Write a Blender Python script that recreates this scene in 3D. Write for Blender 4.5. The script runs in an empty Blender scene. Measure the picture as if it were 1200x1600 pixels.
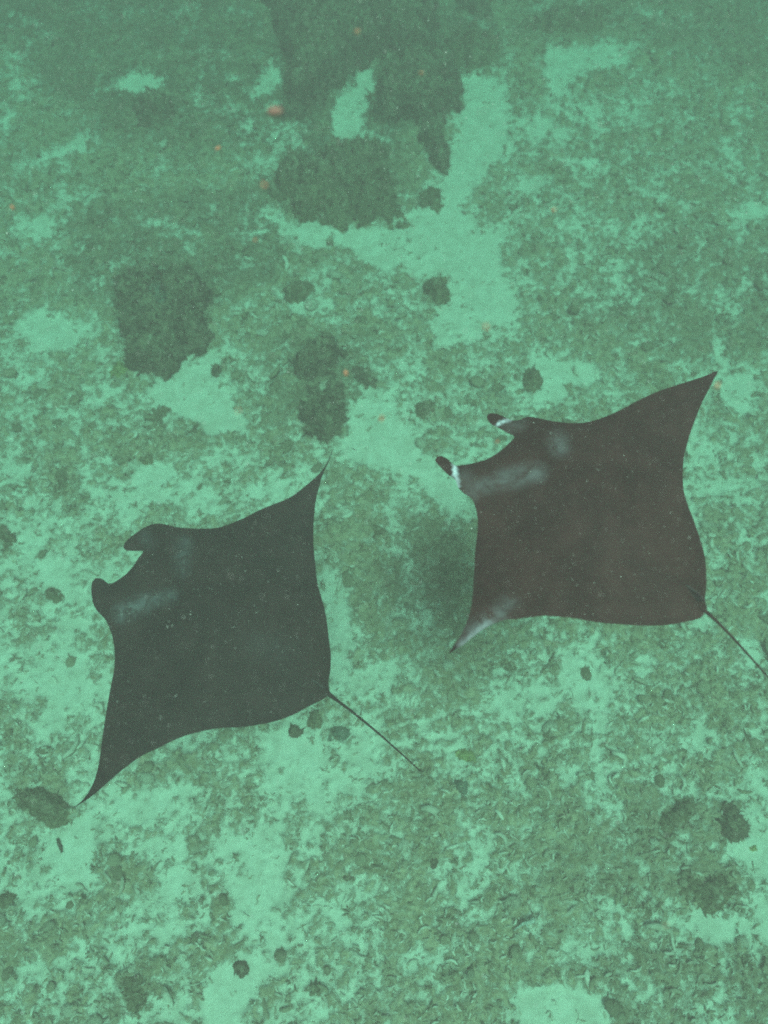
import bpy, bmesh, math, random
import numpy as np
from mathutils import Vector, Matrix
from mathutils.geometry import delaunay_2d_cdt

random.seed(7)
RNG = np.random.default_rng(11)
C = bpy.context.scene.collection
S = bpy.context.scene

# ------------------------------------------------------------------ camera, light, exposure
CAM_H = 8.0
PITCH = math.radians(62.0)            # below the horizon
FPX = 1386.0                          # focal length in photograph pixels (1200 x 1600)
cam_d = bpy.data.cameras.new('camera')
cam_d.sensor_fit = 'VERTICAL'
cam_d.angle = 2 * math.atan(800 / FPX)
cam_d.clip_start = 0.02
cam_d.clip_end = 400
cam_d.dof.use_dof = True
cam_d.dof.focus_distance = 5.6
cam_d.dof.aperture_fstop = 0.001 * cam_d.lens / 0.034
cam = bpy.data.objects.new('camera', cam_d)
C.objects.link(cam)
cam.location = (0, 0, CAM_H)
cam.rotation_euler = (math.pi / 2 - PITCH, 0, 0)
S.camera = cam

SUN_EL, SUN_AZ = math.radians(71), math.radians(-16)    # azimuth measured from -Y (behind the camera) towards +X
sun_vec = Vector((math.cos(SUN_EL) * math.sin(-SUN_AZ), -math.cos(SUN_EL) * math.cos(SUN_AZ), math.sin(SUN_EL)))
sun_d = bpy.data.lights.new('sun', 'SUN')
sun_d.energy = 3.2
sun_d.angle = math.radians(17)
sun_d.color = (1.0, 0.96, 0.90)
sun = bpy.data.objects.new('sun', sun_d)
C.objects.link(sun)
sun.rotation_euler = sun_vec.to_track_quat('Z', 'Y').to_euler()
sun.location = (3, -6, 30)

world = bpy.data.worlds.new('World')
S.world = world
world.use_nodes = True
wn, wl = world.node_tree.nodes, world.node_tree.links
wn.clear()
sky = wn.new('ShaderNodeTexSky')
sky.sky_type = 'NISHITA'
sky.sun_disc = False
sky.sun_elevation = SUN_EL
sky.sun_rotation = math.atan2(sun_vec.x, sun_vec.y)
sky.air_density = 1.0
sky.dust_density = 3.0
bg = wn.new('ShaderNodeBackground')
bg.inputs['Strength'].default_value = 0.05
wo = wn.new('ShaderNodeOutputWorld')
wl.new(sky.outputs[0], bg.inputs['Color'])
wl.new(bg.outputs[0], wo.inputs['Surface'])

S.view_settings.view_transform = 'Standard'
S.view_settings.look = 'None'
S.view_settings.gamma = 1.0
S.view_settings.use_curve_mapping = False
S.view_settings.exposure = 1.54
S.cycles.use_denoising = False
S.cycles.max_bounces = 6
S.cycles.diffuse_bounces = 3
S.cycles.volume_bounces = 2
S.cycles.filter_width = 1.9

# ------------------------------------------------------------------ helpers
cp, sp = math.cos(PITCH), math.sin(PITCH)
FWD = np.array([0, cp, -sp]); UP = np.array([0, sp, cp]); RIGHT = np.array([1.0, 0, 0])


def ray(px, py):
    px = np.asarray(px, float); py = np.asarray(py, float)
    return (FWD[None, :] + RIGHT[None, :] * ((px - 600) / FPX)[:, None] - UP[None, :] * ((py - 800) / FPX)[:, None])


def on_plane(px, py, z=0.0):
    d = ray(np.atleast_1d(px), np.atleast_1d(py))
    t = (z - CAM_H) / d[:, 2]
    return np.stack([d[:, 0] * t, d[:, 1] * t], 1)


def to_px(x, y, z):
    v = np.stack([x, y, z - CAM_H], -1)
    dep = np.maximum(v @ FWD, 0.05)
    return 600 + FPX * (v @ RIGHT) / dep, 800 - FPX * (v @ UP) / dep


def _hash(ix, iy, iz, seed):
    h = (ix.astype(np.int64) * 374761393 + iy.astype(np.int64) * 668265263 + iz.astype(np.int64) * 2147483647 + seed * 1274126177) & 0xFFFFFFFF
    h = ((h ^ (h >> 13)) * 1274126177) & 0xFFFFFFFF
    h = ((h ^ (h >> 16)) * 2246822519) & 0xFFFFFFFF
    return (h ^ (h >> 15)) & 0xFFFFFFFF


def pnoise(x, y, seed=0):
    ix, iy = np.floor(x), np.floor(y)
    fx, fy = x - ix, y - iy
    u = fx * fx * fx * (fx * (fx * 6 - 15) + 10); v = fy * fy * fy * (fy * (fy * 6 - 15) + 10)
    z = np.zeros_like(ix)

    def g(dx, dy):
        a = _hash(ix + dx, iy + dy, z, seed) / 4294967296.0 * 2 * math.pi
        return np.cos(a) * (fx - dx) + np.sin(a) * (fy - dy)
    a = g(0, 0) * (1 - u) + g(1, 0) * u
    b = g(0, 1) * (1 - u) + g(1, 1) * u
    return (a * (1 - v) + b * v) * 1.5


def fbm(x, y, octs=4, seed=0, gain=0.5):
    r = np.zeros_like(x); a = 1.0; n = 0.0; f = 1.0
    for o in range(octs):
        c, s = math.cos(o * 1.3), math.sin(o * 1.3)
        r += a * pnoise((x * c - y * s) * f + 13.7 * o, (x * s + y * c) * f - 7.1 * o, seed + o * 17)
        n += a * a; a *= gain; f *= 2.03
    return r / math.sqrt(n)


def uniform(n, sd):
    return 0.5 * (1 + np.tanh(0.7978845608 * (n / sd) * (1 + 0.044715 * (n / sd) ** 2)))


def inside(px, py, poly):
    poly = np.asarray(poly, float)
    r = np.zeros(px.shape, bool)
    n = len(poly)
    for i in range(n):
        x1, y1 = poly[i]; x2, y2 = poly[(i + 1) % n]
        if y1 == y2:
            continue
        c = ((y1 > py) != (y2 > py)) & (px < (x2 - x1) * (py - y1) / (y2 - y1) + x1)
        r ^= c
    return r


def edge_dist(p, poly):
    poly = np.asarray(poly, float)
    d = np.full(len(p), 1e9)
    for i in range(len(poly)):
        a, b = poly[i], poly[(i + 1) % len(poly)]
        ab = b - a; L = max(ab @ ab, 1e-12)
        t = np.clip(((p - a) @ ab) / L, 0, 1)
        q = a + t[:, None] * ab
        d = np.minimum(d, np.hypot(*(p - q).T))
    return d


def smooth_poly(pts, step, closed=True):
    pts = np.asarray(pts, float); n = len(pts); out = []
    for i in range(n):
        p0, p1, p2, p3 = pts[(i - 1) % n], pts[i], pts[(i + 1) % n], pts[(i + 2) % n]
        L = np.hypot(*(p2 - p1)); k = max(1, int(round(L / step)))
        # centripetal-ish tangents, shortened to avoid overshoot
        m1 = (p2 - p0) * 0.5; m2 = (p3 - p1) * 0.5
        for m in (m1, m2):
            q = np.hypot(*m)
            if q > L:
                m *= L / q
        for j in range(k):
            t = j / k
            h = (2 * t**3 - 3 * t**2 + 1) * p1 + (t**3 - 2 * t**2 + t) * m1 + (-2 * t**3 + 3 * t**2) * p2 + (t**3 - t**2) * m2
            out.append(h)
    return np.array(out)


def np_mesh(name, V, F, mat=None, smooth=True):
    """mesh from numpy: V (n,3), F (m,3 or 4)"""
    me = bpy.data.meshes.new(name)
    V = np.asarray(V, np.float32); F = np.asarray(F, np.int32)
    k = F.shape[1]
    me.vertices.add(len(V)); me.vertices.foreach_set('co', V.ravel())
    me.loops.add(F.size); me.loops.foreach_set('vertex_index', F.ravel())
    me.polygons.add(len(F))
    me.polygons.foreach_set('loop_start', np.arange(0, F.size, k, dtype=np.int32))
    me.polygons.foreach_set('loop_total', np.full(len(F), k, np.int32))
    if smooth:
        me.polygons.foreach_set('use_smooth', np.ones(len(F), bool))
    me.update(calc_edges=True)
    if mat:
        me.materials.append(mat)
    return me


def attr(me, name, vals):
    a = me.attributes.new(name, 'FLOAT', 'POINT')
    a.data.foreach_set('value', np.asarray(vals, np.float32))


def link(name, me, parent=None, loc=None, rot=None):
    o = bpy.data.objects.new(name, me)
    C.objects.link(o)
    if parent: o.parent = parent
    if loc is not None: o.location = loc
    if rot is not None: o.rotation_euler = rot
    return o


def tag(o, label=None, cat=None, group=None, kind=None):
    if label:
        o['label'] = label
        if not 4 <= len(label.split()) <= 16: print('LABEL', len(label.split()), label)
    if cat: o['category'] = cat
    if group: o['group'] = group
    if kind: o['kind'] = kind
    return o


# ------------------------------------------------------------------ materials
class NT:
    def __init__(s, name):
        s.m = bpy.data.materials.new(name); s.m.use_nodes = True
        s.n = s.m.node_tree.nodes; s.l = s.m.node_tree.links
        s.n.clear()
        s.out = s.n.new('ShaderNodeOutputMaterial')

    def new(s, t, **kw):
        x = s.n.new(t)
        for k, v in kw.items():
            setattr(x, k, v)
        return x

    def val(s, sock, v):
        if hasattr(v, 'is_output'): s.l.new(v, sock)
        else: sock.default_value = v

    def noise(s, scale, detail=4, rough=0.55, vec=None, dist=0.0):
        x = s.new('ShaderNodeTexNoise')
        x.inputs['Scale'].default_value = scale; x.inputs['Detail'].default_value = detail
        x.inputs['Roughness'].default_value = rough; x.inputs['Distortion'].default_value = dist
        if vec: s.l.new(vec, x.inputs['Vector'])
        return x.outputs['Fac']

    def coord(s, which='Object'):
        return s.new('ShaderNodeTexCoord').outputs[which]

    def math(s, op, a, b=0.0, c=None, clamp=False):
        x = s.new('ShaderNodeMath', operation=op, use_clamp=clamp)
        s.val(x.inputs[0], a); s.val(x.inputs[1], b)
        if c is not None: s.val(x.inputs[2], c)
        return x.outputs[0]

    def ramp(s, f, a, b, lo=0.0, hi=1.0):
        x = s.new('ShaderNodeMapRange', clamp=True, interpolation_type='SMOOTHSTEP')
        s.val(x.inputs[0], f); x.inputs[1].default_value = a; x.inputs[2].default_value = b
        x.inputs[3].default_value = lo; x.inputs[4].default_value = hi
        return x.outputs[0]

    def mix(s, f, a, b):
        x = s.new('ShaderNodeMix', data_type='RGBA')
        s.val(x.inputs[0], f)
        for sock, v in ((x.inputs[6], a), (x.inputs[7], b)):
            if isinstance(v, tuple): sock.default_value = (*v, 1)
            else: s.l.new(v, sock)
        return x.outputs[2]

    def attr(s, name):
        return s.new('ShaderNodeAttribute', attribute_name=name).outputs['Fac']

    def done(s, col, rough=0.9, bump=None, strength=0.5, dist=0.02, spec=0.03):
        b = s.new('ShaderNodeBsdfPrincipled')
        if isinstance(col, tuple): b.inputs['Base Color'].default_value = (*col, 1)
        else: s.l.new(col, b.inputs['Base Color'])
        b.inputs['Roughness'].default_value = rough
        b.inputs['Specular IOR Level'].default_value = spec
        if bump is not None:
            u = s.new('ShaderNodeBump'); u.inputs['Strength'].default_value = strength; u.inputs['Distance'].default_value = dist
            s.l.new(bump, u.inputs['Height']); s.l.new(u.outputs[0], b.inputs['Normal'])
        s.l.new(b.outputs[0], s.out.inputs['Surface'])
        return s.m


SAND = (0.60, 0.555, 0.46); SAND2 = (0.47, 0.43, 0.345)
TURF = (0.25, 0.185, 0.11); TURF2 = (0.47, 0.37, 0.25)


def mat_floor():
    t = NT('sea_bed_sand_and_turf'); co = t.coord('Object')
    cov = t.attr('cover')
    n1 = t.noise(26, 4, 0.6, co, 0.6); n2 = t.noise(70, 3, 0.6, co)
    f = t.math('ADD', cov, t.math('MULTIPLY', t.math('SUBTRACT', n1, 0.5), 0.9))
    f = t.math('ADD', f, t.math('MULTIPLY', t.math('SUBTRACT', n2, 0.5), 0.9))
    f = t.ramp(f, 0.38, 0.95)
    grains = t.noise(210, 2, 0.7, co)
    sand = t.mix(t.ramp(t.noise(5.5, 6, 0.68, co, 0.4), 0.35, 0.68), SAND, SAND2)
    sand = t.mix(t.ramp(t.math('ADD', grains, t.math('MULTIPLY', t.noise(48, 3, .7, co), .5)), 0.80, 0.98, 0, 0.55), sand, (0.25, 0.22, 0.15))
    turf = t.mix(t.ramp(t.noise(9, 5, 0.65, co, 0.8), 0.35, 0.7), TURF, TURF2)
    turf = t.mix(t.ramp(t.noise(30, 4, 0.65, co, 2.2), 0.53, 0.68, 0, 0.75), turf, (0.46, 0.42, 0.32))
    turf = t.mix(t.ramp(t.noise(44, 4, 0.65, co, 1.8), 0.56, 0.72, 0, 0.6), turf, (0.11, 0.10, 0.06))
    dk = t.math('MULTIPLY', t.attr('growth'), t.ramp(t.noise(4.5, 6, 0.68, co, .5), 0.30, 0.58))
    turf = t.mix(t.math('MULTIPLY', dk, 0.85), turf, (0.10, 0.074, 0.052))
    col = t.mix(f, sand, turf)
    h = t.math('ADD', t.math('MULTIPLY', n1, f), t.math('MULTIPLY', n2, 0.3))
    return t.done(col, 0.95, h, 0.7, 0.03)


def mat_rubble(name, base, hi, dark, sc=14):
    t = NT(name); co = t.coord('Object')
    a = t.attr('tone')
    col = t.mix(a, base, hi)
    col = t.mix(t.ramp(t.noise(sc, 4, 0.65, co, 0.5), 0.5, 0.72, 0, 0.85), col, dark)
    return t.done(col, 0.95, t.noise(sc * 3, 4, 0.65, co), 0.6, 0.012)


def mat_coral(name, base, second, pale, sc=7.0, pale_amt=0.6, crown_light=False):
    t = NT(name); co = t.coord('Object')
    col = t.mix(t.ramp(t.noise(sc, 5, 0.65, co, 0.6), 0.36, 0.66), base, second)
    if crown_light:  # turf on the tops; overhead light painted in, so steep walls stay darker
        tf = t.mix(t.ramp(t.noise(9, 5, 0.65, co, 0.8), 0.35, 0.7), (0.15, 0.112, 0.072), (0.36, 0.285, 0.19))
        k = t.math('ADD', t.attr('crown_light'), t.math('MULTIPLY', t.math('SUBTRACT', t.noise(3.2, 6, 0.7, co, .6), .5), 3.4))
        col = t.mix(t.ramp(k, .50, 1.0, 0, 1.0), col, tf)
    col = t.mix(t.ramp(t.noise(sc * 3.1, 4, 0.62, co, 1.2), 0.55, 0.72, 0, pale_amt), col, pale)
    v = t.new('ShaderNodeTexVoronoi'); v.inputs['Scale'].default_value = 22; t.l.new(co, v.inputs['Vector'])
    h = t.math('ADD', t.noise(18, 6, 0.7, co, 0.4), t.math('MULTIPLY', v.outputs['Distance'], -0.5))
    return t.done(col, 0.95, h, 0.9, 0.05)


def mat_manta(name, c1, c2):
    t = NT(name); co = t.coord('Object')
    m = t.attr('mark'); w = t.attr('white')
    base = t.mix(t.ramp(t.noise(4.0, 7, 0.72, co, .4), 0.34, 0.68), c1, c2)
    base = t.mix(t.ramp(t.noise(60, 3, 0.7, co), 0.6, 0.8, 0, 0.5), base, (0.075, 0.05, 0.046))
    mm = t.math('MULTIPLY', m, t.ramp(t.noise(7, 6, 0.7, co, 1.2), 0.32, 0.66, 0.12, 0.85))
    col = t.mix(mm, base, (0.17, 0.175, 0.18))
    col = t.mix(w, col, (0.62, 0.65, 0.68))
    return t.done(col, 0.62, t.noise(90, 3, 0.6, co), 0.12, 0.006, 0.04)


def mat_plain(name, c, c2, sc=30, rough=0.7):
    t = NT(name); co = t.coord('Object')
    return t.done(t.mix(t.noise(sc, 3, 0.6, co), c, c2), rough, t.noise(sc * 2, 3, 0.6, co), 0.4, 0.004)


M_FLOOR = mat_floor()
M_FRAG = mat_rubble('coral_fragments', (0.23, 0.18, 0.115), (0.66, 0.585, 0.48), (0.22, 0.175, 0.11), 10)
M_CLUMP = mat_rubble('turf_clumps', (0.175, 0.135, 0.085), (0.40, 0.325, 0.22), (0.165, 0.13, 0.083), 16)
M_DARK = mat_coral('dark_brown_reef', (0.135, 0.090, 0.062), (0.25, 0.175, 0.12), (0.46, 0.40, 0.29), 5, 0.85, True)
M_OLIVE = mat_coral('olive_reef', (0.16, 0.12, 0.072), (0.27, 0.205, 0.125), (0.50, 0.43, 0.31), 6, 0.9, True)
M_GREY = mat_coral('grey_green_coral', (0.15, 0.16, 0.12), (0.22, 0.22, 0.17), (0.30, 0.30, 0.24), 8, 0.4)
M_PALE = mat_coral('pale_coral', (0.50, 0.50, 0.42), (0.62, 0.60, 0.52), (0.70, 0.68, 0.6), 12, 0.5)
M_YELL = mat_coral('yellowish_coral', (0.30, 0.27, 0.11), (0.40, 0.35, 0.16), (0.46, 0.42, 0.26), 10, 0.5)
M_PINK = mat_coral('pinkish_sponge', (0.52, 0.22, 0.13), (0.60, 0.33, 0.22), (0.62, 0.45, 0.34), 10, 0.5)
M_MANTA = mat_manta('brown_manta_skin', (0.021, 0.008, 0.007), (0.043, 0.017, 0.015))
M_MANTA2 = mat_manta('grey_manta_skin', (0.008, 0.005, 0.005), (0.026, 0.014, 0.013))
M_SPECK = mat_plain('orange_speck', (0.36, 0.14, 0.07), (0.4, 0.21, 0.13), 60)
M_BLOT = mat_plain('pink_speck', (0.17, 0.09, 0.065), (0.2, 0.125, 0.095), 60)
M_FISH = mat_plain('dark_fish_skin', (0.02, 0.025, 0.025), (0.04, 0.045, 0.04), 40, 0.5)
M_SNOW = mat_plain('marine_snow_flake', (0.6, 0.55, 0.5), (0.7, 0.68, 0.6), 60)
M_CUKE = mat_plain('sea_cucumber_skin', (0.03, 0.03, 0.02), (0.06, 0.055, 0.04), 40, 0.8)

# ------------------------------------------------------------------ where sand and reef lie on the sea bed
ROWS = """
566666667899987855665666
467766667999986676555566
467766556998997564455677
467787655895994244455665
555676755665782245556666
555666666778862456556666
555666655788733555455664
445666665456422455555666
666667776765422455556655
666688766555463355666666
433688666666554456766667
544464456886665564556646
565454357884555544445544
555566545763455545555555
455564545455445555555455
455434544466543555555444
434445555566666555555455
434555555577677555555455
444455555547667555555555
434455555535777666665566
333455555535676654445565
334455555533555544445665
444455555554444444445665
444455542244544455554555
565455554245556545565544
544454553466666656667674
422444543456676667766653
444554443456655557665775
556654543455655666655433
665555553456666766555544
555575534446566666666666
555555445555656643356666
""".split()
assert len(ROWS) == 32 and all(len(r) == 24 for r in ROWS), [len(r) for r in ROWS]
SANDS = [
    (.02, [(700,130),(770,120),(800,180),(770,250),(725,330),(770,380),(790,440),(800,490),(740,545),(680,540),(665,500),(700,470),(715,440),(690,420),(640,430),(590,410),(540,385),(520,365),(600,365),(650,330),(690,320),(700,260),(720,200),(725,160)]),
    (.02, [(570,605),(610,620),(640,680),(690,740),(735,770),(742,830),(700,790),(640,740),(570,735),(520,720),(545,680),(548,625)]),
    (.02, [(240,580),(290,580),(345,545),(350,590),(370,640),(385,670),(330,680),(300,660),(250,630),(232,615)]),
    (.04, [(35,510),(70,497),(130,510),(135,530),(75,540),(40,525)]),
    (.05, [(215,735),(250,722),(280,740),(275,758),(225,757)]),
    (.05, [(20,345),(50,338),(90,350),(80,368),(25,365)]),
    (.10, [(80,235),(130,218),(140,240),(95,255)]),
    (.15, [(172,125),(215,118),(270,128),(240,150),(190,145)]),
    (.05, [(385,140),(420,108),(440,112),(440,135),(410,150),(395,165)]),
    (.0, [(560,108),(594,106),(585,150),(562,210),(515,212),(515,168),(552,150)]),
    (.05, [(415,1140),(440,1145),(490,1150),(520,1170),(480,1215),(475,1240),(440,1260),(425,1240),(450,1200),(410,1160)]),
    (.12, [(400,1270),(440,1285),(450,1340),(420,1400),(410,1450),(390,1480),(360,1430),(370,1380),(390,1320)]),
    (.04, [(320,1520),(370,1490),(420,1500),(400,1560),(380,1610),(315,1610)]),
    (.05, [(70,1310),(130,1280),(150,1310),(140,1350),(80,1355)]),
    (.12, [(1130,1305),(1210,1290),(1210,1360),(1130,1345)]),
    (.12, [(1080,1425),(1140,1430),(1210,1440),(1190,1490),(1110,1470)]),
    (.08, [(810,1560),(860,1545),(950,1550),(960,1610),(800,1610)]),
    (.06, [(505,925),(545,930),(550,960),(540,1010),(520,1010),(510,960)]),
    (.08, [(1150,585),(1175,590),(1185,640),(1170,660),(1130,640),(1125,600)]),
    (.15, [(850,85),(960,60),(990,100),(900,120),(880,160),(860,140)]),
    (.12, [(790,185),(850,190),(900,210),(920,225),(880,225),(830,205)]),
    (.20, [(1140,130),(1190,135),(1185,155),(1150,150)]),
    (.15, [(1165,320),(1210,320),(1210,345),(1170,340)]),
    (.08, [(400,325),(430,325),(455,352),(480,348),(520,372),(500,395),(450,370),(415,345)]),
    (.08, [(455,480),(520,470),(535,485),(480,492)]),
    (.22, [(830,560),(900,560),(940,590),(900,620),(850,640),(800,650),(780,620)]),
    (.12, [(30,1020),(80,1015),(95,1060),(50,1075)]),
    (.15, [(20,830),(60,830),(110,880),(90,930),(40,900)]),
    (.18, [(870,1040),(930,1010),(960,1060),(900,1090)]),
    (.12, [(995,1040),(1020,1030),(1015,1070),(985,1065)]),
]
MW, MH = 300, 400
gx, gy = np.meshgrid((np.arange(MW) + .5) * 4, (np.arange(MH) + .5) * 4)


def bil(a, fx, fy):
    h, w = a.shape
    fx = np.clip(fx, 0, w - 1.001); fy = np.clip(fy, 0, h - 1.001)
    ix, iy = fx.astype(int), fy.astype(int); u, v = fx - ix, fy - iy
    return (a[iy, ix] * (1 - u) + a[iy, ix + 1] * u) * (1 - v) + (a[iy + 1, ix] * (1 - u) + a[iy + 1, ix + 1] * u) * v


coarse = np.array([[int(c) / 9 for c in r] for r in ROWS])
coarse[:7, :8] += .13; coarse[:3, 16:] += .12; coarse[7:10, :8] += .08; coarse[:2] += .05; coarse[15:, :12] -= .05
MAP = bil(coarse, gx / 50 - .5, gy / 50 - .5)
for val, poly in SANDS:
    MAP[inside(gx, gy, poly)] = val
for _ in range(4):
    p = np.pad(MAP, 1, mode='edge')
    MAP = (p[1:-1, 1:-1] * 2 + p[:-2, 1:-1] + p[2:, 1:-1] + p[1:-1, :-2] + p[1:-1, 2:]) / 6


GROWTH_SHADE = [(.8, [(0,0),(420,0),(440,120),(400,240),(250,250),(140,220),(60,130),(0,60)]), (.9, [(560,20),(760,10),(780,90),(730,120),(690,180),(640,220),(560,240),(420,250),(430,60)]),
           (.7, [(120,330),(420,300),(440,420),(350,480),(330,540),(220,590),(170,500),(100,420)]), (.6, [(400,250),(640,230),(640,350),(420,330)]),
           (.6, [(430,520),(560,530),(600,600),(540,700),(400,660),(390,580)]), (.5, [(640,820),(745,830),(740,1000),(660,1010),(600,900)]),  # last patch: soft shadow of the right manta painted into the turf colour
           (.45, [(960,360),(1210,380),(1210,560),(1100,570),(900,520)]), (.5, [(770,0),(1210,0),(1210,130),(1100,110),(980,60),(830,90)]),
           (.4, [(980,1220),(1180,1240),(1190,1310),(1150,1430),(1030,1410),(840,1400)]), (.4, [(900,1480),(1210,1500),(1210,1610),(980,1610)]), (.4, [(150,1480),(260,1490),(260,1600),(140,1600)])]
GROWTH_SHADE_MAP = np.zeros((MH, MW))
for val, poly in GROWTH_SHADE:
    GROWTH_SHADE_MAP[inside(gx, gy, poly)] = val
for _ in range(14):
    p = np.pad(GROWTH_SHADE_MAP, 1, mode='edge')
    GROWTH_SHADE_MAP = (p[1:-1, 1:-1] * 2 + p[:-2, 1:-1] + p[2:, 1:-1] + p[1:-1, :-2] + p[1:-1, 2:]) / 6


def growth(x, y):
    """how much dark brown weed and painted manta shadow is mixed into the turf"""
    wx = x + 0.22 * fbm(x * 1.9, y * 1.9, 4, 8); wy = y + 0.22 * fbm(x * 1.9 + 40, y * 1.9, 4, 9)
    px, py = to_px(wx, wy, np.zeros_like(x))
    return bil(GROWTH_SHADE_MAP, px / 4 - .5, py / 4 - .5) * np.where((py < -80) | (px < -100) | (px > 1300), .5, 1)


def density(x, y):
    """share of the bed under turf and rubble at a point of the bed"""
    wx = x + 0.10 * fbm(x * 3.1, y * 3.1, 3, 5); wy = y + 0.10 * fbm(x * 3.1 + 40, y * 3.1, 3, 6)
    px, py = to_px(wx, wy, np.zeros_like(x))
    m = bil(MAP, px / 4 - .5, py / 4 - .5)
    out = np.maximum(np.maximum(-px, px - 1200), np.maximum(-py, py - 1600))
    k = np.clip(out / 200, 0, 1)
    return m * (1 - k) + 0.55 * k


def cover_height(x, y):
    d = density(x, y)
    n = 0.70 * fbm(x * 1.9, y * 1.9, 3, 21, 0.6) + 0.66 * fbm(x * 6.5, y * 6.5, 4, 31, 0.75) + 0.55 * fbm(x * 15, y * 15, 2, 35, .7)
    u = uniform(n, 0.58)
    dd = np.clip((d - 0.03) / 0.85, 0, 1)
    k = (dd * 0.98 - u) / (0.42 + 0.16 * dd)
    cov = np.clip(0.5 + 0.5 * k, 0, 1)
    cov = cov * cov * (3 - 2 * cov)
    rub = np.abs(fbm(x * 9, y * 9, 3, 41, 0.6)); fine = np.abs(fbm(x * 21, y * 21, 2, 51))
    h = cov * (0.03 + 0.075 * rub + 0.05 * fine) + 0.012 * fbm(x * 1.2, y * 1.2, 2, 61)
    h += np.clip(d - .5, 0, 1) * 0.25 * (0.5 + 0.5 * fbm(x * 0.9, y * 0.9, 3, 71))
    h += (1 - cov) * 0.004 * pnoise(x * 6, y * 14, 81)
    return cov, h


def axis(a, b, far, step):
    core = np.arange(a, b + step / 2, step)
    lo, hi = [], []
    s, p = step, a
    while p > -far:
        s *= 1.22; p -= s; lo.append(max(p, -far))
    s, p = step, b
    while p < far:
        s *= 1.22; p += s; hi.append(min(p, far))
    return np.concatenate([np.array(lo[::-1]), core, np.array(hi)])


ax, ay = axis(-6.9, 6.9, 55, 0.021), axis(-1.3, 13.8, 55, 0.021)
X, Y = np.meshgrid(ax, ay)
cov, hgt = cover_height(X.ravel(), Y.ravel())
nx, ny = len(ax), len(ay)
idx = np.arange(nx * ny, dtype=np.int32).reshape(ny, nx)
F = np.stack([idx[:-1, :-1], idx[:-1, 1:], idx[1:, 1:], idx[1:, :-1]], -1).reshape(-1, 4)
me = np_mesh('sea_bed', np.stack([X.ravel(), Y.ravel(), hgt], 1), F, M_FLOOR)
attr(me, 'cover', cov); attr(me, 'growth', growth(X.ravel(), Y.ravel()))
tag(link('sea_bed', me), kind='structure')


# ------------------------------------------------------------------ solids grown from an outline: two shells that meet at the rim
def shells(poly, spacing, seed=0, jitter=0.3):
    """triangulate the inside of a plan outline; returns points, faces, distance to the rim"""
    poly = np.asarray(poly)
    lo, hi = poly.min(0), poly.max(0)
    xs = np.arange(lo[0], hi[0], spacing); ys = np.arange(lo[1], hi[1], spacing * 0.866)
    gx_, gy_ = np.meshgrid(xs, ys); gx_ = gx_ + (np.arange(len(ys)) % 2)[:, None] * spacing / 2
    p = np.stack([gx_.ravel(), gy_.ravel()], 1)
    p = p + np.random.default_rng(seed).uniform(-1, 1, p.shape) * spacing * jitter * 0.5
    p = p[inside(p[:, 0], p[:, 1], poly)]
    p = p[edge_dist(p, poly) > spacing * 0.45]
    n = len(poly)
    allp = [Vector(q) for q in poly] + [Vector(q) for q in p]
    r = delaunay_2d_cdt(allp, [(i, (i + 1) % n) for i in range(n)], [list(range(n))], 1, 1e-6)
    P = np.array([[v.x, v.y] for v in r[0]])
    Fc = np.array([f for f in r[2] if len(f) == 3], np.int32)
    # all faces counter-clockwise
    a, b, c = P[Fc[:, 0]], P[Fc[:, 1]], P[Fc[:, 2]]
    s = (b[:, 0] - a[:, 0]) * (c[:, 1] - a[:, 1]) - (b[:, 1] - a[:, 1]) * (c[:, 0] - a[:, 0])
    Fc[s < 0] = Fc[s < 0][:, ::-1]
    d = edge_dist(P, poly)
    return P, Fc, d


def weld(P, Fc, d, ztop, zbot, eps=1e-5):
    rim = d < eps
    n = len(P)
    remap = np.where(rim, np.arange(n), -1)
    k = np.cumsum(~rim) - 1
    remap = np.where(rim, np.arange(n), n + k)
    V = np.concatenate([np.column_stack([P, ztop]), np.column_stack([P[~rim], zbot[~rim]])])
    FF = np.concatenate([Fc, remap[Fc][:, ::-1]])
    return V, FF, rim


def edge_smooth(Fc, n, v, fixed, it):
    e = np.concatenate([Fc[:, [0, 1]], Fc[:, [1, 2]], Fc[:, [2, 0]]])
    for _ in range(it):
        s = np.zeros(n); c = np.zeros(n)
        np.add.at(s, e[:, 0], v[e[:, 1]]); np.add.at(s, e[:, 1], v[e[:, 0]])
        np.add.at(c, e[:, 0], 1); np.add.at(c, e[:, 1], 1)
        v = np.where(fixed, v, 0.4 * v + 0.6 * s / np.maximum(c, 1))
    return v


def fronds(B, N, L, W, r):
    """short pointed turf fronds: three-sided spikes standing on points B along N"""
    n = len(B)
    T = np.cross(N, r.normal(size=(n, 3))); T /= np.linalg.norm(T, axis=1)[:, None] + 1e-9
    U = np.cross(N, T)
    V = np.zeros((n, 4, 3))
    for k in range(3):
        a = 2 * math.pi * k / 3
        V[:, k] = B + (T * math.cos(a) + U * math.sin(a)) * W[:, None]
    V[:, 3] = B + N * L[:, None] + r.normal(size=(n, 3)) * (L * .35)[:, None]
    F = np.array([(0, 1, 3), (1, 2, 3), (2, 0, 3)], np.int32)
    return V.reshape(-1, 3), (F[None] + (np.arange(n) * 4)[:, None, None]).reshape(-1, 3)


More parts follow.
